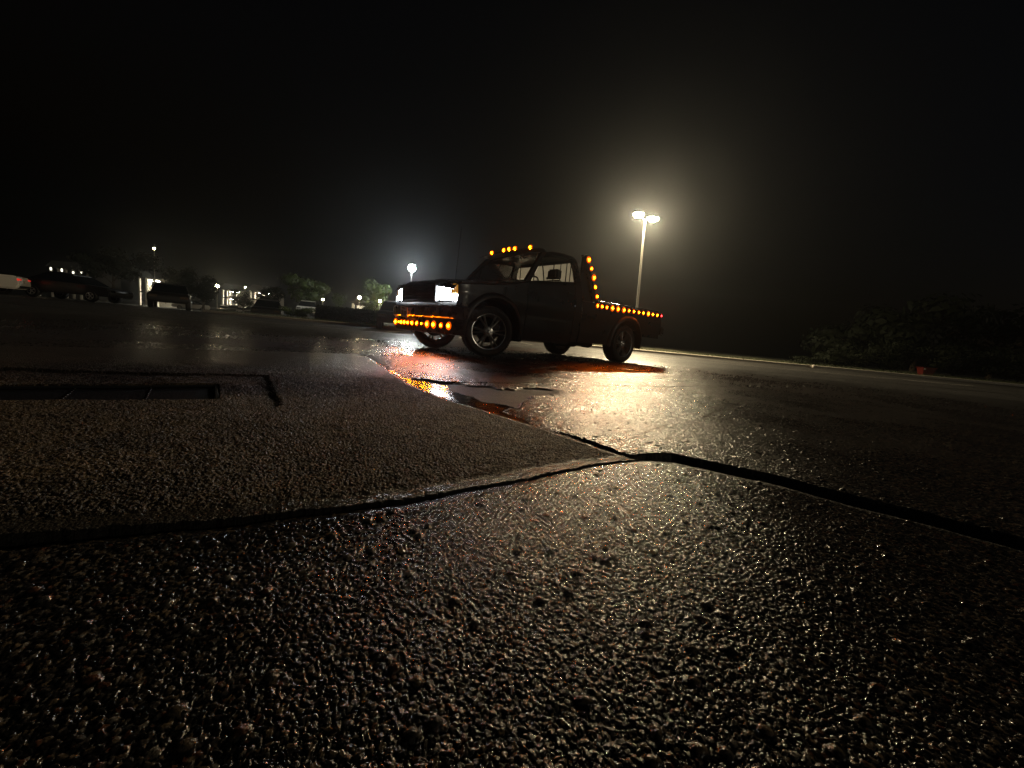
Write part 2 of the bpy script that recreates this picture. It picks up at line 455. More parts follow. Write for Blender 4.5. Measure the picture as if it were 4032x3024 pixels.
def ground_mat(name, bscale, bstr, spec=.5, broad=0.0):
    m = bpy.data.materials.new(name); m.use_nodes = True
    nt = m.node_tree; N, L = nt.nodes, nt.links
    p = N['Principled BSDF']; p.inputs['Specular IOR Level'].default_value = spec
    at_ = N.new('ShaderNodeAttribute'); at_.attribute_name = 'grain'
    tc = N.new('ShaderNodeTexCoord')
    L.new(at_.outputs['Alpha'], p.inputs['Roughness'])
    n = N.new('ShaderNodeTexNoise'); n.inputs['Scale'].default_value = 1.1; n.inputs['Detail'].default_value = 8; n.inputs['Roughness'].default_value = .65
    L.new(tc.outputs['Object'], n.inputs['Vector'])
    mr = N.new('ShaderNodeMapRange'); mr.inputs['From Min'].default_value = .3; mr.inputs['From Max'].default_value = .7
    mr.inputs['To Min'].default_value = .7; mr.inputs['To Max'].default_value = 1.3
    L.new(n.outputs['Fac'], mr.inputs['Value'])
    mu = N.new('ShaderNodeVectorMath'); mu.operation = 'SCALE'
    L.new(at_.outputs['Color'], mu.inputs[0]); L.new(mr.outputs[0], mu.inputs['Scale'])
    L.new(mu.outputs[0], p.inputs['Base Color'])
    v = N.new('ShaderNodeTexVoronoi'); v.inputs['Scale'].default_value = bscale; v.feature = 'F1'; v.distance = 'EUCLIDEAN'
    L.new(tc.outputs['Object'], v.inputs['Vector'])
    n2 = N.new('ShaderNodeTexNoise'); n2.inputs['Scale'].default_value = bscale * 2.2; n2.inputs['Detail'].default_value = 3
    L.new(tc.outputs['Object'], n2.inputs['Vector'])
    ad = N.new('ShaderNodeMath'); ad.operation = 'MULTIPLY_ADD'; ad.inputs[1].default_value = -1.0
    L.new(v.outputs['Distance'], ad.inputs[0]); L.new(n2.outputs['Fac'], ad.inputs[2])
    b = N.new('ShaderNodeBump'); b.inputs['Strength'].default_value = bstr; b.inputs['Distance'].default_value = .004
    L.new(ad.outputs[0], b.inputs['Height'])
    v3 = N.new('ShaderNodeTexVoronoi'); v3.inputs['Scale'].default_value = 26
    L.new(tc.outputs['Object'], v3.inputs['Vector'])
    b3 = N.new('ShaderNodeBump'); b3.inputs['Strength'].default_value = broad; b3.inputs['Distance'].default_value = .012; b3.invert = True
    L.new(v3.outputs['Distance'], b3.inputs['Height']); L.new(b3.outputs[0], b.inputs['Normal'])
    L.new(b.outputs[0], p.inputs['Normal'])
    return m

def sub_mesh(name, k, m):
    q = Q[reg == k]
    u, inv = np.unique(q, return_inverse=True)
    me = bpy.data.meshes.new(name)
    me.vertices.add(len(u)); me.vertices.foreach_set('co', XYZ[u].astype(np.float32).ravel())
    me.loops.add(len(q) * 4); me.loops.foreach_set('vertex_index', inv.astype(np.int32).ravel())
    me.polygons.add(len(q)); me.polygons.foreach_set('loop_start', np.arange(0, len(q) * 4, 4, dtype=np.int32))
    me.update(calc_edges=True)
    a = me.attributes.new('grain', 'FLOAT_COLOR', 'POINT')
    a.data.foreach_set('color', ATT[u].astype(np.float32).ravel())
    me.polygons.foreach_set('use_smooth', [True] * len(q))
    # faces run clockwise seen from above in this grid: turn them up
    me.flip_normals() if me.polygons[0].normal.z < 0 else None
    me.materials.append(m)
    o = bpy.data.objects.new(name, me); COL.objects.link(o)
    return o

kind(sub_mesh('pavement', 0, ground_mat('wet_asphalt_near', 240, .30, .6)), label='coarse wet asphalt slab in the foreground')
kind(sub_mesh('gutter_apron', 1, ground_mat('worn_concrete', 170, .8, .35)), label='worn brown concrete apron round the drain')
kind(sub_mesh('parking_lot', 2, ground_mat('wet_asphalt_lot', 120, .5, .6, .22)), label='wet asphalt of the parking lot')

ground = MB(); ground.quad((0, 100, -.85), Vector((420, 0, 0)), Vector((0, 420, 0)))
kind(ground.build('ground', mat('dark_soil', (.02, .019, .017), .9, noise=.3, bump=.3), smooth=None), label='dark ground reaching beyond the lot')

# standing water in the gutter and in the joint
def water(name, poly, z, label):
    m = mat(name + '_water', (.01, .01, .01), .14, spec=.8, bump=.35, bscale=16)
    b = MB(); n = len(poly)
    b.add([(x, y, z) for x, y in poly], [tuple(range(n))])
    o = b.build(name, m, smooth=None)
    kind(o, label=label)
PZ = -.0135
water('puddle', [(-1.0, 3.0), (-.54, 2.2), (-.27, 1.9), (-.08, 1.76), (.12, 1.57), (.28, 1.62), (.22, 1.95), (.05, 2.2), (-.2, 2.45), (-.6, 2.8), (-.9, 3.2)], PZ, 'shiny puddle in the gutter beside the apron')

# painted bays and tar seams far out on the lot
def strip(name, pts, w, z, m, label):
    b = MB()
    P = []
    for i, p in enumerate(pts):
        t = Vector(pts[min(i + 1, len(pts) - 1)]) - Vector(pts[max(i - 1, 0)])
        nrm = Vector((-t.y, t.x)).normalized() * w / 2
        P.append([(p[0] + nrm.x, p[1] + nrm.y, z), (p[0] - nrm.x, p[1] - nrm.y, z)])
    b.grid(P)
    o = b.build(name, m, smooth=None)
    kind(o, label=label)
for i in range(7):
    x0 = -7.6 + i * 2.75
    strip('bay_line', [(x0, 15.2), (x0 - .3, 17.6), (x0 - .6, 20.2)], .11, .004, MT['paintline'], 'worn white bay line on the far side of the lot')
strip('lane_line', [(-9, 13.1), (0, 13.6), (9, 13.9), (16, 14.1)], .12, .004, MT['paintline'], 'long worn white line across the lot behind the truck')
for pts, w in (([(1.0, 9.6), (4, 9.3), (8, 9.8), (14, 9.4), (22, 10.2)], .16), ([(2.5, 6.6), (5, 6.9), (8.4, 6.6), (12, 7.2)], .05), ([(-12, 9.5), (-7, 8.9), (-3, 9.3)], .12), ([(3, 12.2), (9, 11.8), (17, 12.3)], .14)):
    q = []
    for (a, b_), (c, d) in zip(pts[:-1], pts[1:]):
        for k in range(8): q.append((a + (c - a) * k / 8 + rnd.uniform(-.05, .05), b_ + (d - b_) * k / 8 + rnd.uniform(-.06, .06)))
    strip('tar_seam', q, w, .007, MT['tar'], 'dark tar seam across the wet asphalt')

# ------------------------------------------------------------------ drain cover in the apron
dc = thing('drain_cover', 'black steel trench drain cover set in the worn concrete', 'drain cover', (-1.46, 1.49, -.018), 0)
pl = MB()
corn = [(-2.27, 1.03), (-1.335, 1.80), (-1.11, 1.505), (-2.08, .83)]
corn = [(x + 1.46, y - 1.49) for x, y in corn]
pl.prism(corn, (-.02, .012), 'z'); pl.build('plate', mat('black_steel', (.004, .004, .004), .95, 0, spec=.1, bump=.2, bscale=120), dc, bevel=.004)
fr = MB()
for i in range(4):
    a, b_ = Vector((*corn[i], .014)), Vector((*corn[(i + 1) % 4], .014))
    fr.tube([a, b_], .008, 6)
fr.build('rim', MT['black'], dc)
for k in (.18, .36):
    A = Vector(corn[1]).lerp(Vector(corn[0]), k); B = Vector(corn[2]).lerp(Vector(corn[3]), k)
    for j in range(9):
        q = A.lerp(B, (j + .6) / 10)
        rv = MB(); rv.lathe([(.0001, .0165), (.004, .015), (.006, .0115)], (q.x, q.y, 0), 'z', 8)
        rv.build('rivet', MT['dark'], dc)

# ------------------------------------------------------------------ pickup truck   (x to the rear, y to the far side, z up; the near front tyre stands at 0,0)
TA = math.pi / 2 - R_(49.43)
truck = thing('pickup_truck', 'dark lowered pickup truck with lit amber marker lamps and headlights', 'pickup truck', (-.3248, 5.4348, .012), TA)
WB, TR, YC = 3.026, .34, .90

def side_y(z):                                            # how far the skin stands out from the centre line
    pts = [(.20, .84), (.30, .875), (.45, .90), (.62, .905), (.74, .925), (.80, .928), (.86, .918), (1.0, .905), (1.12, .885), (1.20, .865), (1.28, .845)]
    for (a, p), (b_, q) in zip(pts[:-1], pts[1:]):
        if z <= b_: return p + (q - p) * max(0, (z - a) / (b_ - a))
    return pts[-1][1]
def belt(u):
    pts = [(-.60, .885), (-.5, .905), (-.3, .93), (0, .965), (.3, 1.02), (.55, 1.085), (.75, 1.13), (1.1, 1.17), (1.6, 1.235), (1.75, 1.24)]
    for (a, p), (b_, q) in zip(pts[:-1], pts[1:]):
        if u <= b_: return p + (q - p) * max(0, (u - a) / (b_ - a))
    return pts[-1][1]
def arch(u, c, r=.445, base=.28):
    d = abs(u - c)
    return max(base, .335 + math.sqrt(max(0, r * r - d * d))) if d < r else base

def panel(name, u0, u1, zt, zb, sgn, m, inward=.05, n=60, rows=16, ycurve=None, parent=truck):
    b = MB(); P = []
    for i in range(n + 1):
        u = u0 + (u1 - u0) * i / n
        lo, hi = zb(u), zt(u)
        row = []
        for j in range(rows + 1):
            z = lo + (hi - lo) * j / rows
            y = side_y(z) + (ycurve(u) if ycurve else 0)
            row.append((u, YC + sgn * y, z))
        yt = side_y(hi) + (ycurve(u) if ycurve else 0)
        row += [(u, YC + sgn * (yt - .014), hi + .012), (u, YC + sgn * (yt - inward), hi + .018)]
        # turned-in lower edge
        y0 = side_y(lo) + (ycurve(u) if ycurve else 0)
        row = [(u, YC + sgn * (y0 - .05), lo + .004), (u, YC + sgn * (y0 - .008), lo)] + row
        P.append(row)
    b.grid(P)
    return b.build(name, m, parent, smooth=40, solid=.004)

def nose(u):                                              # front corners pull in
    return -.030 * max(0, (-.40 - u) / .18) ** 2
for s in (-1, 1):
    panel('front_fender', -.575, .555, lambda u: belt(u) - .012, lambda u: arch(u, 0, base=.30 if u > 0 else .62), s, MT['paint'], n=90, ycurve=nose)
    d = panel('door', .565, 1.555, lambda u: belt(u) - .015, lambda u: .285, s, MT['paint'], n=24)
    hb = MB(); hb.box((1.44, YC + s * (side_y(1.0) + .012), 1.035), (.13, .022, .035)); hb.build('door_handle', MT['black'], d, bevel=.006)
    mo = MB(); mo.box((1.05, YC + s * (side_y(.62) + .004), .60), (.95, .012, .035)); mo.build('side_moulding', MT['black'], d, bevel=.004)
    panel('cab_corner', 1.565, 1.715, lambda u: belt(u) - .015, lambda u: .30, s, MT['paint'], n=6)
    bs = panel('bed_side', 1.745, 4.12, lambda u: .955 + .012 * (u - 1.75), lambda u: arch(u, WB, base=.30 if u < WB else .50), s, MT['paint'], n=120)
    # black flares round both arches
    for c in (0, WB):
        fl = MB(); P = []
        for i in range(37):
            t = R_(-8 + 196 * i / 36)
            cs, sn = math.cos(t), math.sin(t)
            row = []
            for rr_, oy in ((.425, -.03), (.437, .030), (.452, .048), (.475, .046), (.505, .022), (.522, -.004), (.51, -.02)):
                z = .335 + rr_ * sn * 1.0
                row.append((c + rr_ * cs, YC + s * (side_y(max(z, .3)) + oy), max(z, .27)))
            P.append(row)
        fl.grid(P)
        fl.build('wheel_arch_flare', MT['black'], truck, smooth=50, solid=.003)
        # inner wheel well keeps the light out
        ww = MB(); P = []
        for i in range(19):
            t = R_(-5 + 190 * i / 18)
            P.append([(c + .46 * math.cos(t), YC + s * .86, max(.25, .335 + .46 * math.sin(t))), (c + .46 * math.cos(t), YC + s * .42, max(.25, .335 + .46 * math.sin(t)))])
        ww.grid(P)
        n0 = len(ww.v)
        ww.add([(c + .46 * math.cos(R_(-5 + 190 * i / 18)), YC + s * .42, max(.25, .335 + .46 * math.sin(R_(-5 + 190 * i / 18)))) for i in range(19)], [tuple(range(19))])
        ww.build('wheel_well', MT['black'], truck, smooth=50)

# bonnet
hd = MB(); P = []
for i in range(31):
    u = -.62 + 1.19 * i / 30
    row = []
    for j in range(25):
        y = -.86 + 1.72 * j / 24
        k = y / .86
        z = belt(u) + .012 + .055 * (1 - k * k) + .018 * math.exp(-((abs(y) - .42) / .12) ** 2)
        f_ = max(0, (-.52 - u) / .10)
        z -= .075 * f_ ** 2.2
        uu = u - .045 * (1 - k * k) * max(0, (.1 - u) / .7) + .0
        row.append((uu, YC + y, z))
    P.append(row)
hd.grid(P); hood = hd.build('bonnet', MT['paint'], truck, smooth=50, solid=.006)
cw = MB(); cw.box((.60, YC, 1.105), (.09, 1.60, .03)); cw.build('cowl', MT['black'], truck, bevel=.01)
for y in (.55, 1.15):
    wi = MB(); wi.tube([(.585, YC - .9 + y, 1.135), (.70, YC - .9 + y + .30, 1.235), (.735, YC - .9 + y + .52, 1.275)], .007, 6); wi.build('wiper', MT['black'], truck)

# grille block with bars, lamps
g = MB(); P = []
for i in range(21):
    y = -.49 + .98 * i / 20
    k = y / .49
    u = -.655 - .030 * (1 - k * k)
    P.append([(u + .02, YC + y, .655), (u + .012, YC + y, .67), (u + .012, YC + y, .895), (u + .03, YC + y, .915), (u + .10, YC + y, .935)])
g.grid(P); gr = g.build('grille', MT['black'], truck, smooth=40, solid=.01)
for s in (-1, 1):
    gs = MB(); gs.box((-.60, YC + s * .492, .79), (.125, .012, .25)); gs.build('grille_cheek', MT['black'], gr, bevel=.003)
gb = MB()
for z in (.69, .735, .78, .825, .87):
    P = []
    for i in range(21):
        y = -.485 + .97 * i / 20; k = y / .485; u = -.658 - .030 * (1 - k * k)
        P.append([(u, YC + y, z - .008), (u - .010, YC + y, z - .005), (u - .010, YC + y, z + .005), (u, YC + y, z + .008)])
    gb.grid(P)
gb.build('grille_bar', MT['dark'], gr, smooth=40)
bk = MB(); bk.box((-.50, YC, .78), (.02, 1.74, .30)); bk.build('radiator_panel', MT['black'], truck)
for s in (-1, 1):
    yb = YC + s * .545
    h = MB(); h.box((-.572, YC + s * .55, .795), (.05, .42, .205)); hl = h.build('headlight', MT['head'], truck, bevel=.018)
    sh = MB()
    for dz in (-.115, .112): sh.box((-.57, YC + s * .55, .795 + dz), (.07, .46, .02))
    for dy in (-.225, .222): sh.box((-.57, YC + s * (.55 + dy), .795), (.062, .016, .236))
    sh.build('bezel', MT['black'], hl, bevel=.003)
    a = MB(); P = []
    for i in range(7):
        t = i / 6
        u = -.590 + .115 * t ** 2.2; y = .785 + .125 * t ** .8
        P.append([(u + .01, YC + s * (y - .008), .770), (u, YC + s * y, .777), (u, YC + s * y, .885), (u + .01, YC + s * (y - .008), .892)])
    a.grid(P); a.build('corner_marker', MT['amber_glow'], truck, smooth=50, solid=.012)
    a = MB(); P = []
    for i in range(7):
        t = i / 6
        u = -.592 + .115 * t ** 2.2; y = .785 + .125 * t ** .8
        P.append([(u + .01, YC + s * (y - .008), .684), (u, YC + s * y, .690), (u, YC + s * y, .757), (u + .01, YC + s * (y - .008), .763)])
    a.grid(P); a.build('parking_lamp', MT['park'], truck, smooth=50, solid=.012)

# front bumper, bowed, with a chrome top strip and a lower air dam that carries ten amber lamps
def bow(y): return -.585 - .055 * (1 - (y / .95) ** 2)
ys = [-.95 + 1.9 * i / 40 for i in range(41)]
def bsec(y, prof):
    k = max(0, (abs(y) - .86) / .09)
    return [(bow(y) + du + .10 * k * k, YC + y, z) for du, z in prof]
bp = MB(); bp.grid([bsec(y, [(.10, .60), (.02, .615), (-.012, .608), (-.03, .585), (-.034, .54), (-.03, .475), (-.01, .458), (.06, .452)]) for y in ys])
for s in (-1, 1):
    P = []
    for i in range(9):
        u = bow(.95) + .10 - .02 + .22 * i / 8
        P.append([(u, YC + s * (.945 - .02 * (i / 8)), .61), (u, YC + s * (.955 - .02 * (i / 8)), .58), (u, YC + s * (.955 - .02 * (i / 8)), .48), (u, YC + s * (.94 - .02 * (i / 8)), .455)])
    bp.grid(P)
bumper = bp.build('front_bumper', MT['satin'], truck, smooth=45, solid=.005)
ct = MB(); ct.grid([bsec(y, [(.06, .618), (.0, .628), (-.018, .626), (-.028, .612), (-.024, .606)]) for y in ys]); ct.build('chrome_strip', MT['chrome'], bumper, smooth=45, solid=.003)
va = MB(); va.grid([bsec(y * .985, [(.09, .46), (.022, .455), (.012, .44), (.012, .29), (.03, .262), (.10, .255)]) for y in ys])
valance = va.build('air_dam', MT['satin'], bumper, smooth=45, solid=.004)

def lamp_mesh(name, r, m, d=.32, z0=0):
    prof = [(.0001, z0 + r * d), (r * .5, z0 + r * d * .88), (r * .85, z0 + r * d * .5), (r, z0)]
    b = MB(); b.lathe(prof, axis='z', n=10)
    return b.mesh(name, m, 60)
def ring_mesh(name, r, m):                                # ribbed lens round the bright core, its glow imitating the lamp's halo
    b = MB(); b.lathe([(r * .42, .009), (r * .7, .012), (r * .9, .008), (r, 0), (r, -.012), (.0001, -.012)], axis='z', n=16)
    return b.mesh(name, m, 60)
KIND = dict(small=(lamp_mesh('lamp_core', .0125, MT['amber'], .3, .0085), ring_mesh('marker_lens', .040, MT['amber_halo'])),
            large=(lamp_mesh('lamp_core_large', .0165, MT['amber'], .3, .0085), ring_mesh('marker_lens_large', .054, MT['amber_halo'])),
            red=(lamp_mesh('lamp_core_red', .015, MT['red'], .45, .0085), ring_mesh('marker_lens_red', .042, MT['red_halo'])))
BULLET = {k: (lamp_mesh('bullet_core', r, MT['amber'], .8, .0085), KIND[k][1]) for k, r in (('small', .0125), ('large', .0165))}
LENSS = lamp_mesh('marker_lens_small', .008, MT['amber'])
bz = MB(); bz.lathe([(1.0, .0), (1.08, .004), (1.14, 0), (1.14, -.014), (.0001, -.014)], axis='z', n=16)
BEZ = bz.mesh('marker_bezel', MT['black'], 50)
def marker(name, me, p, nrm, parent=truck, bezel=True):
    q = Vector(nrm).to_track_quat('Z', 'Y')
    core, lens = me if isinstance(me, tuple) else (None, me)
    o = link(name, lens, parent); o.location = p; o.rotation_mode = 'QUATERNION'; o.rotation_quaternion = q
    if core: link('lamp_core', core, o)
    if bezel:
        r_ = max(v.co.x for v in lens.vertices)
        b = link('bezel', BEZ, o); b.scale = (r_, r_, 1)
    return o
LENS, LENSB, LENSR = KIND['small'], KIND['large'], KIND['red']
for i, y in enumerate([1.715, 1.46, 1.34, 1.215, 1.07, .92, .63, .465, .29, .125]):
    u = bow(y - YC) + .004
    marker('bumper_lamp', BULLET['large' if i in (0, 6, 7, 9) else 'small'], (u, y, .366), (-1, -.12, 0))
for y in (1.58, .80):
    marker('bumper_lamp', LENSS, (bow(y - YC) + .008, y, .366), (-1, 0, 0), bezel=False)
# licence plate, pale, tilted, with strokes too blurred to read
lp = MB(); lp.box((0, 0, 0), (.006, .30, .155)); plate = lp.build('licence_plate', MT['plate'], truck, bevel=.002, loc=(bow(.38) - .045, 1.27, .515)); plate.rotation_euler = (R_(4), R_(-4), R_(-6))
ik = MB()
for k, y in enumerate((-.115, -.085, -.05, -.02, .02, .05, .08, .115)):
    ik.box((-.004, y, -.012), (.003, .010 + .006 * (k % 3), .06))
    if k % 2: ik.box((-.004, y + .008, .012 if k % 4 == 1 else -.030), (.003, .02, .010))
ik.box((-.004, .02, .054), (.003, .12, .014))
ik.build('plate_strokes', MT['ink'], plate)

# cab shell: pillars, roof, back wall
cab = MB()
RF = [(.985, 1.565), (1.15, 1.61), (1.4, 1.63), (1.62, 1.625), (1.69, 1.60)]
P = []
for u, z in RF:
    row = []
    for j in range(17):
        y = -.71 + 1.42 * j / 16; k = abs(y) / .71
        row.append((u, YC + y, z + .040 * (1 - k ** 2.5) - .05 * max(0, k - .9) / .1))
    P.append(row)
cab.grid(P)
roof = cab.build('roof', MT['paint'], truck, smooth=50, solid=.02)
for s in (-1, 1):
    pb = MB()
    def post(pts, w, t):
        P = []
        for (u, y, z), (du) in pts:
            P.append([(u - du, YC + s * y, z), (u + du, YC + s * y, z), (u + du, YC + s * (y - t), z), (u - du, YC + s * (y - t), z), (u - du, YC + s * y, z)])
        pb.grid(P)
    post([((.60, .845, 1.10), .045), ((.78, .79, 1.34), .035), ((.985, .715, 1.585), .035)], .05, .06)       # windscreen pillar
    pb.build('windscreen_pillar', MT['black'], truck, smooth=40); pb = MB()
    post([((1.665, .86, 1.20), .055), ((1.66, .80, 1.40), .05), ((1.645, .715, 1.60), .055)], .05, .06)       # rear pillar
    P = [[(u, YC + s * .735, z - .035), (u, YC + s * .70, z + .015), (u, YC + s * .66, z - .01), (u, YC + s * .70, z - .05)] for u, z in RF]
    pb.grid(P)
    pb.build('cab_pillar', MT['paint'], truck, smooth=40)
    sw = MB()
    poly = [(.66, 1.125), (1.0, 1.555), (1.60, 1.585), (1.625, 1.22)]
    sw.add([(u, YC + s * (.852 - .34 * (z - 1.15)), z) for u, z in poly], [(0, 1, 2, 3)])
    sw.build('side_window', MT['glass'], truck, smooth=None)
    vp = MB(); vp.tube([(.90, YC + s * (.852 - .34 * .0 + .002), 1.145), (.92, YC + s * (.852 - .34 * .31 + .002), 1.47)], .010, 6); vp.build('vent_window_bar', MT['black'], truck)
    mi = MB(); mi.box((.93, YC + s * 1.02, 1.235), (.11, .20, .135)); mr_ = mi.build('door_mirror', MT['black'], truck, bevel=.025)
    ar = MB(); ar.tube([(.95, YC + s * .86, 1.19), (.95, YC + s * .96, 1.20)], .018, 8); ar.build('mirror_arm', MT['black'], mr_)
    mg = MB(); mg.box((.987, YC + s * 1.02, 1.235), (.006, .17, .11)); mg.build('mirror_glass', MT['chrome'], mr_, bevel=.002)
bw = MB()
bw.box((1.70, YC, .82), (.03, 1.70, .76)); bw.box((1.70, YC, 1.585), (.03, 1.42, .05))
bw.build('cab_back', MT['paint'], truck, bevel=.008)
ws = MB(); P = []
for i in range(9):
    t = i / 8
    P.append([(.585 + .405 * t - .03 * (1 - (2 * j / 12 - 1) ** 2), YC + (-.80 + .13 * t + (1.60 - .26 * t) * j / 12), 1.135 + .435 * t) for j in range(13)])
ws.grid(P); ws.build('windscreen', MT['glass'], truck, smooth=60)
rw = MB(); rw.add([(1.700, YC - .78, 1.215), (1.700, YC + .78, 1.215), (1.690, YC + .68, 1.555), (1.690, YC - .68, 1.555)], [(0, 1, 2, 3)])
rwin = rw.build('rear_window', MT['fog'], truck, smooth=None)
for y, w in ((-.625, .010), (-.535, .012), (-.40, .010), (-.24, .016), (.24, .016), (.62, .012)):
    rb = MB(); rb.box((1.688, YC + y, 1.385), (.012, w, .345)); rb.build('window_bar', MT['black'], rwin)
st = MB(); st.box((1.686, YC - .665, 1.505), (.006, .05, .05)); st.build('window_sticker', MT['black'], rwin)
se = MB(); se.box((1.45, YC, 1.00), (.16, 1.30, .52), Matrix.Rotation(R_(12), 3, 'Y')); se.box((1.2, YC, .80), (.5, 1.3, .16)); seat = se.build('bench_seat', MT['seat'], truck, bevel=.05)
db = MB(); db.box((.74, YC, 1.03), (.30, 1.5, .14)); db.build('dashboard', MT['black'], truck, bevel=.04)
sw = MB(); sw.lathe([(.17, -.012), (.185, 0), (.17, .012), (.158, 0)], (0, 0, 0), 'z', 20, True); swo = sw.build('steering_wheel', MT['black'], truck, loc=(.98, .45, 1.10)); swo.rotation_euler = (0, R_(-62), 0)
# sun visor over the windscreen with five amber roof lamps
vs = MB(); P = []
for i in range(17):
    y = -.73 + 1.46 * i / 16; k = abs(y) / .73
    zc = .028 * (1 - k * k)
    P.append([(1.02, YC + y, 1.60 + zc), (.94, YC + y, 1.628 + zc), (.84 + .03 * k * k, YC + y, 1.620 + zc), (.80 + .03 * k * k, YC + y, 1.598 + zc)])
vs.grid(P); vs.build('sun_visor', MT['paint'], truck, smooth=50, solid=.008)
for y, z in ((1.364, 1.659), (1.044, 1.674), (.907, 1.678), (.761, 1.674), (.401, 1.655)):
    marker('roof_lamp', LENS, (.885, y, z), (-.9, -.2, .1))
# sloping light posts beside the cab and rails along the bed, both sides
for s in (-1, 1):
    po = MB()
    A, B = Vector((1.735, YC + s * .83, 1.665)), Vector((2.085, YC + s * .885, 1.00))
    tdir = (B - A).normalized()
    po.box((A + B) / 2, ((B - A).length, .05, .085), Matrix.Rotation(math.atan2(-(B - A).z, (B - A).x), 3, 'Y'))
    po.box((1.735, YC + s * .82, 1.66), (.05, .05, .03))
    sp = MB(); sp.prism([(1.73, 1.655), (1.77, 1.64), (2.07, 1.02), (2.07, .98), (1.73, .98)], (YC + s * .80, YC + s * .835)); sp.build('rack_panel', MT['paint'], truck)
    post_ = po.build('light_post', MT['satin'], truck, bevel=.006)
    for k, (u, z) in enumerate(((1.785, 1.606), (1.868, 1.482), (1.952, 1.353), (2.010, 1.212), (2.072, 1.067))):
        marker('post_lamp', LENSB if k in (0, 2) else LENS, (u, YC + s * (.90 + .02 * (1.606 - z)), z), (0, s, 0))
    ra = MB(); ra.box((3.10, YC + s * .885, .962), (2.06, .075, .05)); rail = ra.build('bed_rail', MT['satin'], truck, bevel=.01)
    tr_ = MB(); tr_.tube([(2.15, YC + s * .87, 1.005), (3.0, YC + s * .87, 1.012), (4.05, YC + s * .87, 1.02)], .012, 8)
    for u in (2.15, 2.8, 3.45, 4.05): tr_.tube([(u, YC + s * .87, .98), (u, YC + s * .87, 1.015)], .012, 6)
    tr_.build('rail_tube', MT['chrome'], rail)
    for k, u in enumerate((2.094, 2.213, 2.343, 2.502, 2.663, 2.834, 2.987, 3.138, 3.298, 3.450, 3.621, 3.774, 3.934)):
        z = .920 + .015 * (u - 2.09)
        marker('rail_lamp', LENSB if k in (3, 4, 5, 10) else LENS, (u, YC + s * .928, z), (0, s, 0))
    marker('rear_marker_lamp', LENSR, (4.085, YC + s * .925, .952), (.3, s, 0))
    tl = MB(); tl.box((4.125, YC + s * .84, .80), (.03, .10, .26)); tl.build('tail_light', MT['taillow'], truck, bevel=.008)
bf = MB(); bf.box((2.93, YC, .62), (2.36, 1.72, .04)); bf.box((1.76, YC, .80), (.03, 1.76, .34)); bf.build('bed_floor', MT['dark'], truck, bevel=.005)
tg = MB(); tg.box((4.115, YC, .79), (.05, 1.56, .34)); tg.build('tailgate', MT['paint'], truck, bevel=.012)
rbm = MB(); rbm.box((4.22, YC, .655), (.16, 1.82, .17)); rbu = rbm.build('rear_bumper', MT['satin'], truck, bevel=.025)
rs = MB(); rs.box((4.22, YC, .744), (.13, 1.70, .010)); rs.build('step_strip', MT['chrome'], rbu)
hi = MB(); hi.box((4.33, YC, .52), (.16, .07, .07)); hi.build('tow_hitch', MT['dark'], truck, bevel=.005)
ch = MB()
for s in (-1, 1): ch.box((1.9, YC + s * .42, .42), (4.6, .07, .15))
for u in (-.45, .4, 1.3, 2.2, 3.7): ch.box((u, YC, .42), (.10, .84, .09))
ch.box((1.5, YC, .34), (.9, .5, .12)); ch.box((0, YC, .34), (.12, 1.4, .10)); ch.lathe([(.0001, -.75), (.05, -.75), (.05, -.12), (.14, -.08), (.14, .08), (.05, .12), (.05, .75), (.0001, .75)], (WB, YC, .34), 'y', 12)
ch.build('chassis', MT['black'], truck, bevel=.006)
ex = MB(); ex.tube([(.6, .5, .30), (1.8, .42, .29), (2.2, .36, .27), (2.45, .30, .27)], .035, 10); ex.lathe([(.0001, -.28), (.09, -.27), (.10, 0), (.09, .27), (.0001, .28)], (1.85, .42, .30), 'x', 14); ex.build('exhaust', MT['dark'], truck)
an = MB(); an.tube([(.40, 1.70, 1.03), (.41, 1.695, 1.12), (.45, 1.68, 2.02)], [.012, .005, .0035], 6); an.build('antenna', MT['black'], truck)
for s in (-1, 1):
    mf = MB(); mf.box((.515, YC + s * .78, .36), (.012, .26, .25)); mf.build('mud_flap', MT['rubber'], truck)
    mf = MB(); mf.box((WB + .50, YC + s * .78, .42), (.012, .26, .25)); mf.build('mud_flap', MT['rubber'], truck)
    sk = MB(); sk.box((1.06, YC + s * .80, .285), (1.05, .06, .06)); sk.build('rocker_sill', MT['paint'], truck, bevel=.012)

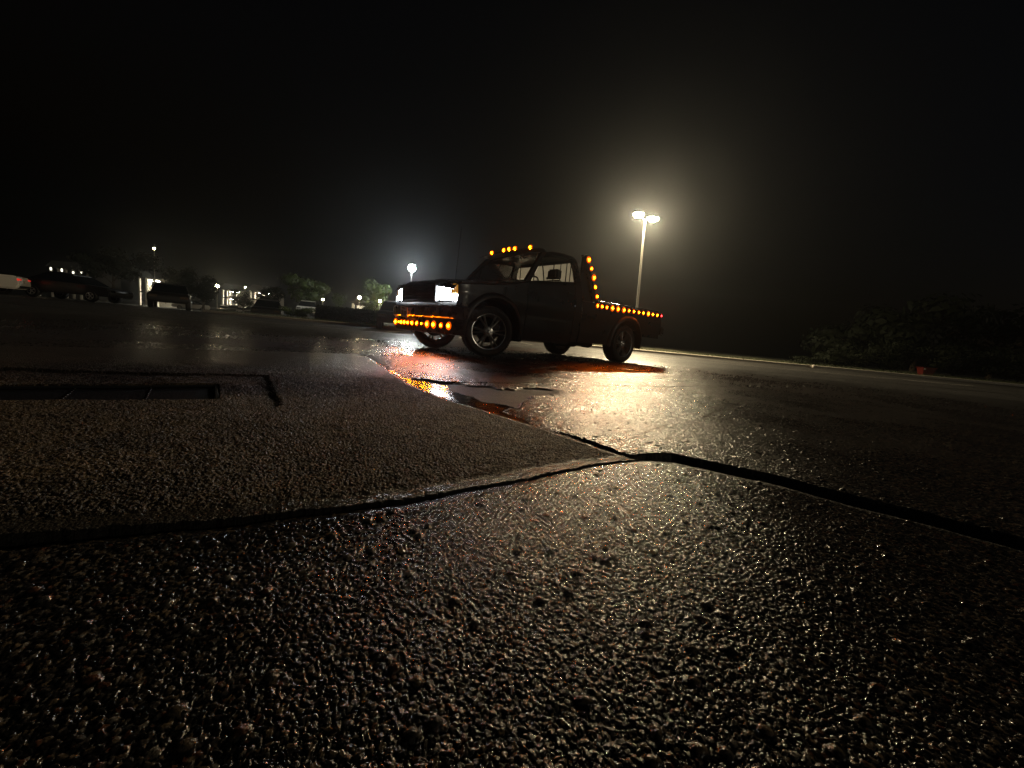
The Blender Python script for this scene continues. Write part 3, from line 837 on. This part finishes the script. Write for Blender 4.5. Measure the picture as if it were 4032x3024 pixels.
# wheels: low-profile tyre, twelve dark twin spokes, polished lip (axle along local y, outer face at -y)
ty = MB()
ty.lathe([(.238, .02), (.262, .006), (.30, .002), (.322, .012), (.336, .035), (.34, .06), (.34, .20), (.336, .225), (.322, .246), (.30, .256), (.262, .252), (.238, .236)], axis='y', n=64)
for k in range(64):                                        # tread blocks at both shoulders
    q = 2 * math.pi * k / 64
    for yy in (.045, .215):
        ty.box((.3395 * math.cos(q), yy, .3395 * math.sin(q)), (.004, .045, .018), Matrix.Rotation(-q, 3, 'Y'))
TYRE = ty.mesh('tyre', MT['rubber'], 30)
rm = MB()
rm.lathe([(.228, .03), (.222, .05), (.205, .08), (.200, .20), (.232, .24)], axis='y', n=48)
for k in range(6):
    for dq in (-.145, .145):
        q = 2 * math.pi * k / 6 + dq + .2
        q0 = 2 * math.pi * k / 6 + dq * .72 + .2
        A = Vector((.052 * math.cos(q0), .040, .052 * math.sin(q0))); B = Vector((.222 * math.cos(q), .030, .222 * math.sin(q)))
        t = (B - A).normalized(); nrm = Vector((0, 1, 0)); sd = t.cross(nrm).normalized()
        P = []
        for f_ in (0, .35, .7, 1):
            c = A.lerp(B, f_); w = .015 - .004 * math.sin(f_ * 3.1)
            hgt = .018 - .01 * math.sin(f_ * 3.14)
            P.append([c - sd * w + nrm * .03, c - sd * w * .8 + nrm * (.004), c - nrm * .010, c + sd * w * .8 + nrm * .004, c + sd * w + nrm * .03])
        rm.grid(P)
rm.lathe([(.0001, .030), (.034, .030), (.062, .038), (.066, .06), (.064, .10)], axis='y', n=24)
for k in range(6):
    q = 2 * math.pi * k / 6 + .2
    rm.lathe([(.0001, .022), (.007, .024), (.009, .034)], (.046 * math.cos(q), 0, .046 * math.sin(q)), 'y', 8)
RIM = rm.mesh('rim', MT['rim'], 40)
lp_ = MB(); lp_.lathe([(.240, .016), (.240, .010), (.230, .012), (.222, .028), (.222, .036), (.2285, .034), (.236, .022)], axis='y', n=64, closed=True)
LIPM = lp_.mesh('rim_lip', MT['lip'], 40)
hc = MB(); hc.lathe([(.0001, .020), (.016, .021), (.024, .027), (.026, .036)], axis='y', n=20); HUB = hc.mesh('hub_cap', MT['lip'], 50)
bd = MB(); bd.lathe([(.0001, .105), (.145, .105), (.150, .110), (.150, .128), (.0001, .128)], axis='y', n=32); bd.box((.11, .11, .07), (.09, .08, .13)); BRK = bd.mesh('brake_disc', MT['dark'], 40)
def wheel(u, near_, steer=0):
    o = thing('wheel', '', '', (0, 0, 0)); del o['label']; del o['category']
    o.parent = truck
    if near_:
        piv = Vector((u, .128, TR)); base = 0
    else:
        piv = Vector((u, 2 * YC - .128 - (.12 if u == 0 else 0), TR)); base = math.pi
    rotz = base + steer
    off = Matrix.Rotation(rotz, 3, 'Z') @ Vector((0, -.128, 0))
    o.location = piv + off; o.rotation_euler = (0, 0, rotz)
    spin = rnd.uniform(0, 1)
    for n_, me in (('tyre', TYRE), ('rim', RIM), ('rim_lip', LIPM), ('hub_cap', HUB), ('brake_disc', BRK)):
        c = link(n_, me, o)
        if n_ == 'rim': c.rotation_euler = (0, spin, 0)
wheel(0, True, R_(-20)); wheel(0, False, R_(-20)); wheel(WB, True); wheel(WB, False)

# ------------------------------------------------------------------ street lamp behind the bed
lpole = thing('street_lamp', 'tall street lamp with two lit warm heads behind the pickup bed', 'street lamp')
T0 = at(2539, 866, 24.0); Bm = at(2508, 1212, 24.0)
dv = (T0 - Bm) / (T0.z - Bm.z)
base = Bm - dv * Bm.z
lpole.location = base
pb = MB(); pb.tube([(0, 0, 0), dv * T0.z * .5, dv * T0.z], [.085, .07, .052], 12); pb.build('pole', MT['pole'], lpole)
pb = MB(); pb.box((0, 0, .25), (.5, .5, .5)); pb.lathe([(.16, .5), (.14, .56), (.09, .60)], n=16); pb.build('pole_base', MT['kerb'], lpole, bevel=.02)
for px, py in ((2515, 843), (2572, 860)):
    c = at(px, py, 24.0) - base
    hb = MB(); hb.lathe([(.0001, .20), (.12, .19), (.27, .12), (.33, .03), (.33, 0)], c, n=20); hh = hb.build('lamp_head', MT['dark'], lpole)
    le = MB(); le.lathe([(.0001, -.17), (.15, -.155), (.26, -.09), (.31, 0)], c, n=14); le.build('lens', MT['lamp'], hh, smooth=60)
    am = MB(); am.tube([dv * (T0.z - .05), c + Vector((0, 0, .1))], .03, 8); am.build('arm', MT['pole'], lpole)

# ------------------------------------------------------------------ kerb and verge
def kerb_run(x0, x1, y0, y1):
    b = MB(); P = []
    n = max(2, int(abs(x1 - x0) / 1.5))
    for i in range(n + 1):
        t = i / n; x = x0 + (x1 - x0) * t; y = y0 + (y1 - y0) * t
        P.append([(x, y, 0.0), (x, y + .02, .11), (x, y + .05, .13), (x, y + .18, .13), (x, y + .19, .10)])
    b.grid(P)
    return b.build('kerb', MT['kerb'], smooth=40)
kind(kerb_run(-17.2, 90, 22.2, 22.2), label='pale concrete kerb along the far edge of the lot')
vg = MB(); P = []
for i in range(61):
    x = -17.2 + 107.2 * i / 60
    P.append([(x, 22.38, .10), (x, 24, .13 + .04 * math.sin(i)), (x, 30, .2 + .06 * math.sin(i * 1.7)), (x, 60, .3), (x, 190, .4)])
vg.grid(P); kind(vg.build('verge', mat('verge_soil', (.045, .045, .022), .9, noise=.5, nscale=1.5, bump=.6, bscale=20), smooth=60), label='grass verge behind the kerb')
gx = MB()
for k in range(16000):
    x = rnd.uniform(-17, 46); y = 22.4 + 9 * rnd.random() ** 1.8; a = rnd.uniform(0, 6.28)
    hgt = rnd.uniform(.06, .16); w = .012
    d = Vector((math.cos(a), math.sin(a), 0)) * w; l = Vector((rnd.uniform(-.05, .05), rnd.uniform(-.05, .05), hgt))
    p = Vector((x, y, .10))
    gx.add([p - d, p + d, p + l], [(0, 1, 2)])
o = gx.build('grass', MT['grass'], smooth=None); kind(o, 'stuff', 'short grass on the verge')

# ------------------------------------------------------------------ plants
def foliage(b, c, rad, n, size, seed, flat=.0, hollow=.5):
    r = random.Random(seed)
    lobes = [(Vector((r.uniform(-.62, .62) * rad[0], r.uniform(-.62, .62) * rad[1], r.uniform(-.55, .6) * rad[2])), r.uniform(.34, .55)) for _ in range(11)]
    for k in range(n):
        lc, lr = lobes[k % len(lobes)]
        d = Vector((r.gauss(0, 1), r.gauss(0, 1), r.gauss(0, 1))).normalized()
        q = (hollow + (1 - hollow) * r.random()) * r.uniform(.85, 1.12)
        p = Vector(c) + lc + Vector((d.x * rad[0], d.y * rad[1], d.z * rad[2])) * lr * q
        if p.z < .05: p.z = .05 + r.random() * .2
        a = Vector((r.gauss(0, 1), r.gauss(0, 1), r.gauss(0, 1))).normalized()
        t = a.cross(d)
        if t.length < .05: continue
        t.normalize(); s = size * r.uniform(.5, 1.4)
        e = d.cross(t).normalized()
        b.add([p - t * s, p + e * s * .45, p + t * s, p - e * s * .45], [(0, 1, 2, 3)])
def tree(x, y, Y, hpx, wpx, label, m='leaf', seed=1, group='trees beyond the lot', n=3600, trunk=.3, name='tree'):
    p = at(x, y, Y); base = Vector((p.x, p.y, 0)); px = Y / 404.15 / 3.9375
    Ht = p.z if hpx is None else hpx * px
    W = wpx * px / 2
    t = thing(name, label, 'tree', base, 0, group)
    b = MB(); foliage(b, (0, 0, Ht * (1 + trunk) / 2), (W, W * .9, Ht * (1 - trunk) / 2), n, max(.10, W * .055), seed)
    b.build('crown', MT[m], t, smooth=None)
    tk = MB(); tk.tube([(0, 0, -.05), (.05, .03, Ht * .3), (.1, -.05, Ht * .6)], [Ht * .03, Ht * .022, Ht * .01], 8)
    for k in range(5):
        a = k * 1.3 + seed
        tk.tube([(.05, .02, Ht * (.28 + .05 * k)), (W * .5 * math.cos(a), W * .5 * math.sin(a), Ht * (.5 + .06 * k))], [Ht * .012, Ht * .004], 6)
    tk.build('trunk', MT['bark'], t)
    return t
# pixel x, pixel y of the crown's top, distance; height is measured from that point
tree(1205, 1083, 52, None, 210, 'broad green tree left of the round bush, behind the hedge', 'leaf', 3)
tree(1488, 1097, 46, None, 125, 'loose green tree just left of the pickup, between two lanterns', 'leaf', 5, trunk=.15)
tree(1075, 1120, 60, None, 120, 'dark tree right of the lit apartments, beside the broad green tree', 'leaf_shade', 7)
tree(958, 1138, 70, None, 90, 'black rounded tree standing in front of the lit apartments', 'leaf_shade', 8, trunk=.1)
tree(800, 1055, 58, None, 175, 'large black tree left of the lit apartments', 'leaf_shade', 9, trunk=.1)
tree(440, 960, 60, None, 240, 'tall dim tree behind the long black car at left', 'leaf_shade', 11)
tree(690, 1040, 75, None, 150, 'black tree between the left block and the lit apartments', 'leaf_shade', 13, trunk=.1)
tree(3350, 1235, 34, None, 420, 'faint tree at the left of the right-hand thicket', 'leaf_shade', 15, 'trees on the right verge', trunk=.1)
tree(3650, 1175, 32, None, 480, 'tall faint tree behind the red bin', 'leaf_shade', 16, 'trees on the right verge', trunk=.1)
tree(3960, 1190, 31, None, 420, 'tree at the far right edge of the verge', 'leaf_shade', 17, 'trees on the right verge', trunk=.1)
def bush(x, y, Y, wpx, label, m='leaf', seed=1, group=None, n=1800, dep=.9):
    p = at(x, y, Y); px = Y / 404.15 / 3.9375
    W = wpx * px / 2
    b = MB(); foliage(b, (0, 0, p.z * .5), (W, W * dep, p.z * .5), n, max(.06, W * .05), seed, hollow=.6)
    o = b.build('bush', MT[m], smooth=None, loc=(p.x, p.y, 0.05))
    return tag(o, label, 'bush', group)
bush(1345, 1154, 40, 78, 'round clipped bush lit green beside the warm lantern', 'leaf', 21, n=2600)
bush(1450, 1195, 30, 60, 'light green bush under the lantern by the pickup', 'leaf', 22, n=1500)
bush(1178, 1204, 27, 130, 'low green bush at the left end of the hedge', 'leaf', 23, n=2200)
for i, (x, y, w, lb) in enumerate(((3180, 1405, 150, 'lowest bush at the left end of the right-hand verge'), (3300, 1375, 190, 'olive bush next to the lowest one on the verge'), (3420, 1345, 200, 'middle bush left of the red bin'), (3540, 1330, 210, 'bush directly left of the red bin'), (3720, 1350, 210, 'dark bush right of the red bin'), (3880, 1360, 230, 'dark bush near the right picture edge'), (4030, 1370, 200, 'bush cut by the right picture edge'))):
    bush(x, y, 25 + i * .3, w, lb, 'leaf_shade', 30 + i, 'bushes on the right verge', 2000)
# clipped hedge
P0, P1 = at(1243, 1206, 25.5), at(1482, 1228, 24.5)
hg = MB(); r = random.Random(4)
for k in range(7500):
    t = r.random(); f_ = r.random()
    c = P0.lerp(P1, t)
    top_ = c.z * (1 + .03 * math.sin(t * 40))
    if f_ < .45: p = Vector((c.x, c.y - .0 + r.uniform(-.05, .08), r.uniform(.05, top_)))
    else: p = Vector((c.x, c.y + r.uniform(0, 1.1), top_ + r.uniform(-.06, .05)))
    a = Vector((r.gauss(0, 1), r.gauss(0, 1), r.gauss(0, 1))).normalized(); bb = a.orthogonal().normalized()
    s = r.uniform(.04, .10)
    hg.add([p - a * s, p + bb * s * .5, p + a * s, p - bb * s * .5], [(0, 1, 2, 3)])
c = (P0 + P1) / 2; L_ = (P1 - P0); L_.z = 0
hg.box((c.x, c.y + .6, c.z * .46), (L_.length * .98, 1.0, c.z * .9), Matrix.Rotation(math.atan2(L_.y, L_.x), 3, 'Z'))
tag(hg.build('hedge', MT['leaf_shade'], smooth=None), 'long dark clipped hedge behind the kerb left of the pickup', 'hedge')

# ------------------------------------------------------------------ parked cars
def car(label, mname, p, heading, kind_='sedan', group='cars parked at the left of the lot', tail='taillow', name='parked_car'):
    t = thing(name, label, 'car', p, heading, group)
    if kind_ == 'sedan':
        low = [(-2.25, .35), (-2.3, .62), (-2.2, .80), (-1.1, .92), (1.3, .98), (2.1, .98), (2.28, .90), (2.32, .55), (2.2, .32)]
        up_ = [(-1.15, .90), (-.35, 1.38), (.2, 1.46), (.75, 1.42), (1.65, .98)]; wd = .90; wbx = (-1.35, 1.35); r_ = .32
    else:
        low = [(-2.3, .40), (-2.35, .75), (-2.2, .95), (-1.2, 1.06), (2.1, 1.08), (2.3, 1.0), (2.33, .6), (2.25, .38)]
        up_ = [(-1.25, 1.04), (-.65, 1.62), (0, 1.72), (1.7, 1.70), (2.18, 1.07)]; wd = .95; wbx = (-1.42, 1.42); r_ = .37
    b = MB(); P = []
    for y, ins in ((-wd, .10), (-wd, .0), (-wd * .92, -.02), (wd * .92, -.02), (wd, .0), (wd, .10)):
        P.append([(x * (1 - ins * .05), y, z if ins < .05 else z * .97 + .02) for x, z in low] + [(low[0][0], y, low[0][1])])
    b.prism(low, (-wd, wd)); b.build('body', MT[mname], t, bevel=.06, smooth=60)
    g_ = MB(); n = len(up_)
    v = [(x, -wd * (.93 - .22 * (z - up_[0][1]) / .6), z) for x, z in up_] + [(x, wd * (.93 - .22 * (z - up_[0][1]) / .6), z) for x, z in up_]
    g_.add(v, [tuple(range(n))[::-1], tuple(range(n, 2 * n))] + [(i, (i + 1) % n, n + (i + 1) % n, n + i) for i in range(n)])
    g_.build('window', MT['pane'], t, bevel=.03)
    rf = MB(); rf.add([(x, s * wd * .70, z + .012) for x, z in up_[1:4] for s in (-1, 1)], [(0, 1, 3, 2), (2, 3, 5, 4)]); rf.build('roof', MT[mname], t, solid=.03)
    for x in wbx:
        for s in (-1, 1):
            w = MB(); w.lathe([(.0001, -.10), (r_ * .62, -.10), (r_ * .68, -.115), (r_ * .95, -.11), (r_, -.07), (r_, .08), (r_ * .9, .11)], (x, s * (wd - .09), r_), 'y', 24)
            wo = w.build('wheel', MT['rubber'], t)
            if s: 
                h = MB()
                for sg in (-1, 1):
                    h.lathe([(r_ * .62, sg * .118), (r_ * .56, sg * .122), (r_ * .5, sg * .116)], (x, s * (wd - .09), r_), 'y', 20)
                for k in range(5):
                    q = k * 1.2566
                    h.tube([(x, s * (wd + .026), r_), (x + r_ * .58 * math.cos(q), s * (wd + .03), r_ + r_ * .58 * math.sin(q))], .022, 6)
                h.build('rim', MT['silver'], wo)
    zt = low[-3][1] if kind_ == 'sedan' else .95
    for s in (-1, 1):
        l = MB(); l.box((low[-3][0] - .02, s * (wd - .20), .80 if kind_ == 'sedan' else .92), (.10, .36, .10 if kind_ == 'sedan' else .22)); l.build('tail_light', MT[tail], t, bevel=.02)
        l = MB(); l.box((low[1][0] + .06, s * (wd - .25), .66 if kind_ == 'sedan' else .80), (.10, .36, .12)); l.build('headlight', MT['chrome'], t, bevel=.02)
    bm_ = MB(); bm_.box((low[-2][0] + .0, 0, .45), (.06, wd * 1.7, .10)); bm_.build('rear_bumper', MT['black'], t, bevel=.02)
    l = MB(); l.box((low[-2][0] + .025, 0, .72), (.015, .50, .12)); l.build('number_plate', MT['plate'], t)
    return t
p = at(-185, 1156, 19.5); car('white saloon cut by the left picture edge, red tail lamp lit', 'white', (p.x, p.y, 0), R_(38), tail='redlow')
p = at(300, 1180, 23.0); car('long black car right of the white saloon, one wheel catching the light', 'black_car', (p.x, p.y, 0), R_(10) + math.pi, 'sedan', tail='reddim')
p = at(674, 1222, 24); car('black car seen end-on, parked alone near the black tree', 'black_car', (p.x, p.y, 0), R_(128), 'sedan')
p = at(752, 1205, 62); car('pale car half hidden behind the lone black car', 'silver', (p.x, p.y, -.55), R_(40), 'sedan', 'cars in the far row')
for i, (x, mn, kd, hd_, lb) in enumerate(((885, 'black_car', 'sedan', 120, 'dark saloon below the lit balconies, left in the far row'), (920, 'black_car', 'suv', 122, 'dark tall car second in the far row'), (955, 'silver', 'sedan', 121, 'grey saloon in the middle of the far row'), (990, 'black_car', 'suv', 120, 'black tall car at the right of the far row'))):
    p = at(x, 1230, 76); car(lb, mn, (p.x, p.y, -.75), R_(hd_), kd, 'cars in the far row')
p = at(1056, 1252, 30); car('black saloon standing left of the low bush, a lamp glint on it', 'black_car', (p.x, p.y, -.25), R_(118), 'sedan', 'cars in the far row')
p = at(1212, 1250, 46); car('white van seen through the gap in the hedge', 'white', (p.x, p.y, .24), R_(112), 'suv', None, name='parked_van')
p = at(1556, 1294, 21.0); car('black car half hidden behind the front bumper of the pickup', 'black_car', (p.x, p.y + .2, 0), R_(106), 'sedan', None)

# ------------------------------------------------------------------ buildings
def block(name, label, x0, x1, ytop, Y, storeys, bays, roofh=1.4, ang=0, strip_at=None, wallm='wall'):
    A = at(x0, ytop, Y); B = at(x1, ytop, Y)
    W = (B - A).length; Ht = max(A.z, B.z) ; Ht = (A.z + B.z) / 2
    t = thing(name, label, 'building', (A.x, A.y, -.8), math.atan2(B.y - A.y, B.x - A.x) + ang)
    Ht += .8
    fh = Ht / storeys
    w = MB(); w.box((W / 2, 2.6, Ht / 2), (W, .2, Ht))
    for s in (0, W): w.box((s, 4.5, Ht / 2), (.2, 6, Ht))
    w.build('wall', MT[wallm], t)
    rf = MB(); rf.prism([(-.6, Ht + .05), (W + .6, Ht + .05), (W - 1.0, Ht + roofh), (1.0, Ht + roofh)], (-.6, 8)); rf.build('roof', MT['roof'], t)
    for k in range(1, storeys + 1):
        s = MB(); s.box((W / 2, 1.3, k * fh - .12), (W + .1, 2.6, .3)); s.build('balcony', MT['slab'], t)
    for k in range(bays + 1):
        c = MB(); c.box((W * k / bays, .1, Ht / 2), (.32, .32, Ht - .1)); c.build('column', MT['wall'], t)
    for k in range(storeys):
        for j in range(bays):
            xc = W * (j + .5) / bays
            wn = MB(); wn.box((xc, 2.47, k * fh + fh * .44), (W / bays * .42, .06, fh * .66)); wo = wn.build('window', MT['pane'], t)
            if strip_at is None or (k, j) in strip_at:
                l = MB(); l.box((xc + W / bays * .25, 1.6, k * fh + fh * .86 - .16), (.9, .25, .07)); l.build('ceiling_light', MT['tube'], t)
    return t
block('apartment_building', 'three-storey apartment block with lit balconies, left part', 876, 924, 1140, 100, 3, 2, strip_at={(0, 0), (0, 1), (1, 0), (1, 1), (2, 1), (2, 0)})
block('apartment_building', 'three-storey apartment block with lit balconies, right of the black rounded tree', 985, 1046, 1145, 98, 3, 2, strip_at={(0, 0), (0, 1), (1, 1), (2, 1), (2, 0)})
block('apartment_building', 'two-storey block with two lit porches at the left, behind the black car', 548, 604, 1092, 90, 2, 2, strip_at={(0, 0), (1, 0), (0, 1), (1, 1)})
block('long_building', 'long low building with small eave lamps above the long black car', 200, 342, 1058, 90, 2, 5, strip_at=set(), wallm='darkwall')
block('entrance_building', 'small entrance building with two lit columns under the warm lantern', 1390, 1446, 1195, 62, 1, 1, .6, strip_at={(0, 0)})
for x, y in ((200, 1056), (243, 1061), (288, 1072), (321, 1070)):
    p = at(x, y, 86)
    l = thing('wall_lamp', {200: 'first eave lamp from the left on the long low building', 243: 'second eave lamp from the left on the long low building', 288: 'third eave lamp from the left on the long low building', 321: 'rightmost eave lamp on the long low building'}[x], 'lamp', p, 0, 'eave lamps on the long building')
    b = MB(); b.lathe([(.0001, -.5), (.14, -.4), (.16, .0), (.1, .2)], n=10); b.build('lens', mat('eave_lens', (.9, .9, .8), .3, emit=(1, .95, .75), es=2.2), l)
    b = MB(); b.lathe([(.0001, .3), (.2, .25), (.22, .18)], n=10); b.build('hood', MT['dark'], l)

def lantern(x, y, Y, r, m, label, name='lantern', post=True, group=None):
    p = at(x, y, Y)
    t = thing(name, label, 'lamp', (p.x, p.y, 0), 0, group)
    b = MB(); b.lathe([(.0001, -r), (r * .7, -r * .7), (r, 0), (r * .7, r * .7), (.0001, r)], (0, 0, p.z), n=12); b.build('lens', MT[m], t, smooth=60)
    b = MB(); b.lathe([(.0001, r * 1.5), (r * 1.1, r * .95), (r * 1.15, r * .8), (r * .7, r * .85)], (0, 0, p.z), n=12); b.build('cap', MT['dark'], t)
    b = MB(); b.tube([(0, 0, 0), (0, 0, p.z - r)], [.07, .045], 8); b.build('pole', MT['pole'] if post else MT['dark'], t)
    return t
lantern(1415, 1172, 58, .24, 'warm', 'bright warm lantern above the two lit columns')
lantern(1496, 1185, 44, .15, 'warm', 'smaller warm lantern just left of the pickup headlight')
lantern(1271, 1179, 58, .14, 'warm', 'small pale lantern between the broad tree and the round bush')
lantern(1622, 1056, 44, .40, 'lampw', 'tall white area lamp shining above the pickup bonnet', 'area_lamp')
lantern(607, 978, 70, .14, 'warm', 'small high lamp alone in the dark sky at left', 'area_lamp')
lantern(855, 1126, 80, .34, 'warm', 'white lamp at the left roof corner of the lit apartments', 'area_lamp')
lantern(965, 1131, 90, .13, 'warm', 'tiny lamp above the black rounded tree', 'area_lamp')
lantern(652, 1140, 70, .14, 'warm', 'small lamp above the black car parked alone', 'area_lamp')
lantern(1059, 1202, 70, .18, 'warm', 'low lamp at the right end of the lit apartments')
lantern(154, 1121, 28, .05, 'warm', 'pinpoint lamp beside the dull red tail lamp at left')

# red bin and pale marker on the right verge
p = at(3645, 1462, 23.4)
bn = thing('red_bin', 'dull red open bin standing on the grass of the right verge', 'bin', (p.x, p.y, .12), R_(-8))
b = MB(); b.add([(-.24, -.18, 0), (.22, -.18, 0), (.34, -.24, .42), (-.32, -.24, .42), (-.24, .18, 0), (.22, .18, 0), (.34, .24, .42), (-.32, .24, .42)], [(0, 1, 2, 3), (4, 7, 6, 5), (0, 4, 5, 1), (0, 3, 7, 4), (1, 5, 6, 2)]); b.build('tub', MT['redbin'], bn, solid=.015)
b = MB(); b.tube([(-.34, -.25, .43), (.36, -.25, .43), (.36, .25, .43), (-.34, .25, .43), (-.34, -.25, .43)], .02, 6); b.build('rim', MT['redbin'], bn)
b = MB(); b.box((-.26, -.255, .36), (.10, .01, .07)); b.build('sticker', MT['plate'], bn)
p = at(3213, 1447, 21.9)
b = MB(); b.lathe([(.0001, .17), (.06, .15), (.08, .10), (.075, .03), (.06, 0)], n=12)
tag(b.build('kerb_marker', MT['plate'], loc=(p.x, 22.1, .0)), 'small pale round marker against the right kerb', 'marker')

# ------------------------------------------------------------------ air
HZ = MB(); HZ.box((0, 75, 13.5), (330, 270, 31.6))
hz = HZ.build('haze', None, smooth=None)
kind(hz, 'stuff')
hm = bpy.data.materials.new('haze_air'); hm.use_nodes = True
N, L = hm.node_tree.nodes, hm.node_tree.links
N.remove(N['Principled BSDF'])
pv = N.new('ShaderNodeVolumePrincipled')
pv.inputs['Color'].default_value = (.84, .90, .96, 1)
pv.inputs['Density'].default_value = .0010
pv.inputs['Anisotropy'].default_value = .86
L.new(pv.outputs[0], N['Material Output'].inputs['Volume'])
hm.cycles.volume_sampling = 'EQUIANGULAR'
hz.data.materials.append(hm)

# ------------------------------------------------------------------ sky
w = bpy.data.worlds.new('World'); scn.world = w; w.use_nodes = True
N, L = w.node_tree.nodes, w.node_tree.links
sk = N.new('ShaderNodeTexSky'); sk.sky_type = 'NISHITA'; sk.sun_disc = False; sk.sun_elevation = R_(-4.6); sk.sun_rotation = R_(135)
L.new(sk.outputs[0], N['Background'].inputs['Color'])
N['Background'].inputs['Strength'].default_value = .15

# added fill light, very weak and warm, low behind the camera, lifting wheels and bodywork
sun = bpy.data.lights.new('fill_sun', 'SUN'); sun.energy = .15; sun.angle = R_(2); sun.color = (1, .86, .62)
so = bpy.data.objects.new('fill_sun', sun); COL.objects.link(so)
sd = Vector((math.sin(R_(120)) * math.cos(R_(13)), math.cos(R_(120)) * math.cos(R_(13)), math.sin(R_(13))))
so.rotation_mode = 'QUATERNION'; so.rotation_quaternion = sd.to_track_quat('Z', 'Y')

scn.render.engine = 'CYCLES'
cy = scn.cycles
cy.use_denoising = True; cy.denoising_prefilter = 'NONE'; cy.denoising_input_passes = 'RGB_ALBEDO_NORMAL'
cy.use_adaptive_sampling = False
cy.max_bounces = 6; cy.volume_bounces = 0; cy.transparent_max_bounces = 12
cy.sample_clamp_indirect = 4; cy.sample_clamp_direct = 0
cy.use_light_tree = True
cy.volume_step_rate = 4
scn.view_settings.view_transform = 'Standard'; scn.view_settings.look = 'None'; scn.view_settings.exposure = 0; scn.view_settings.gamma = 1
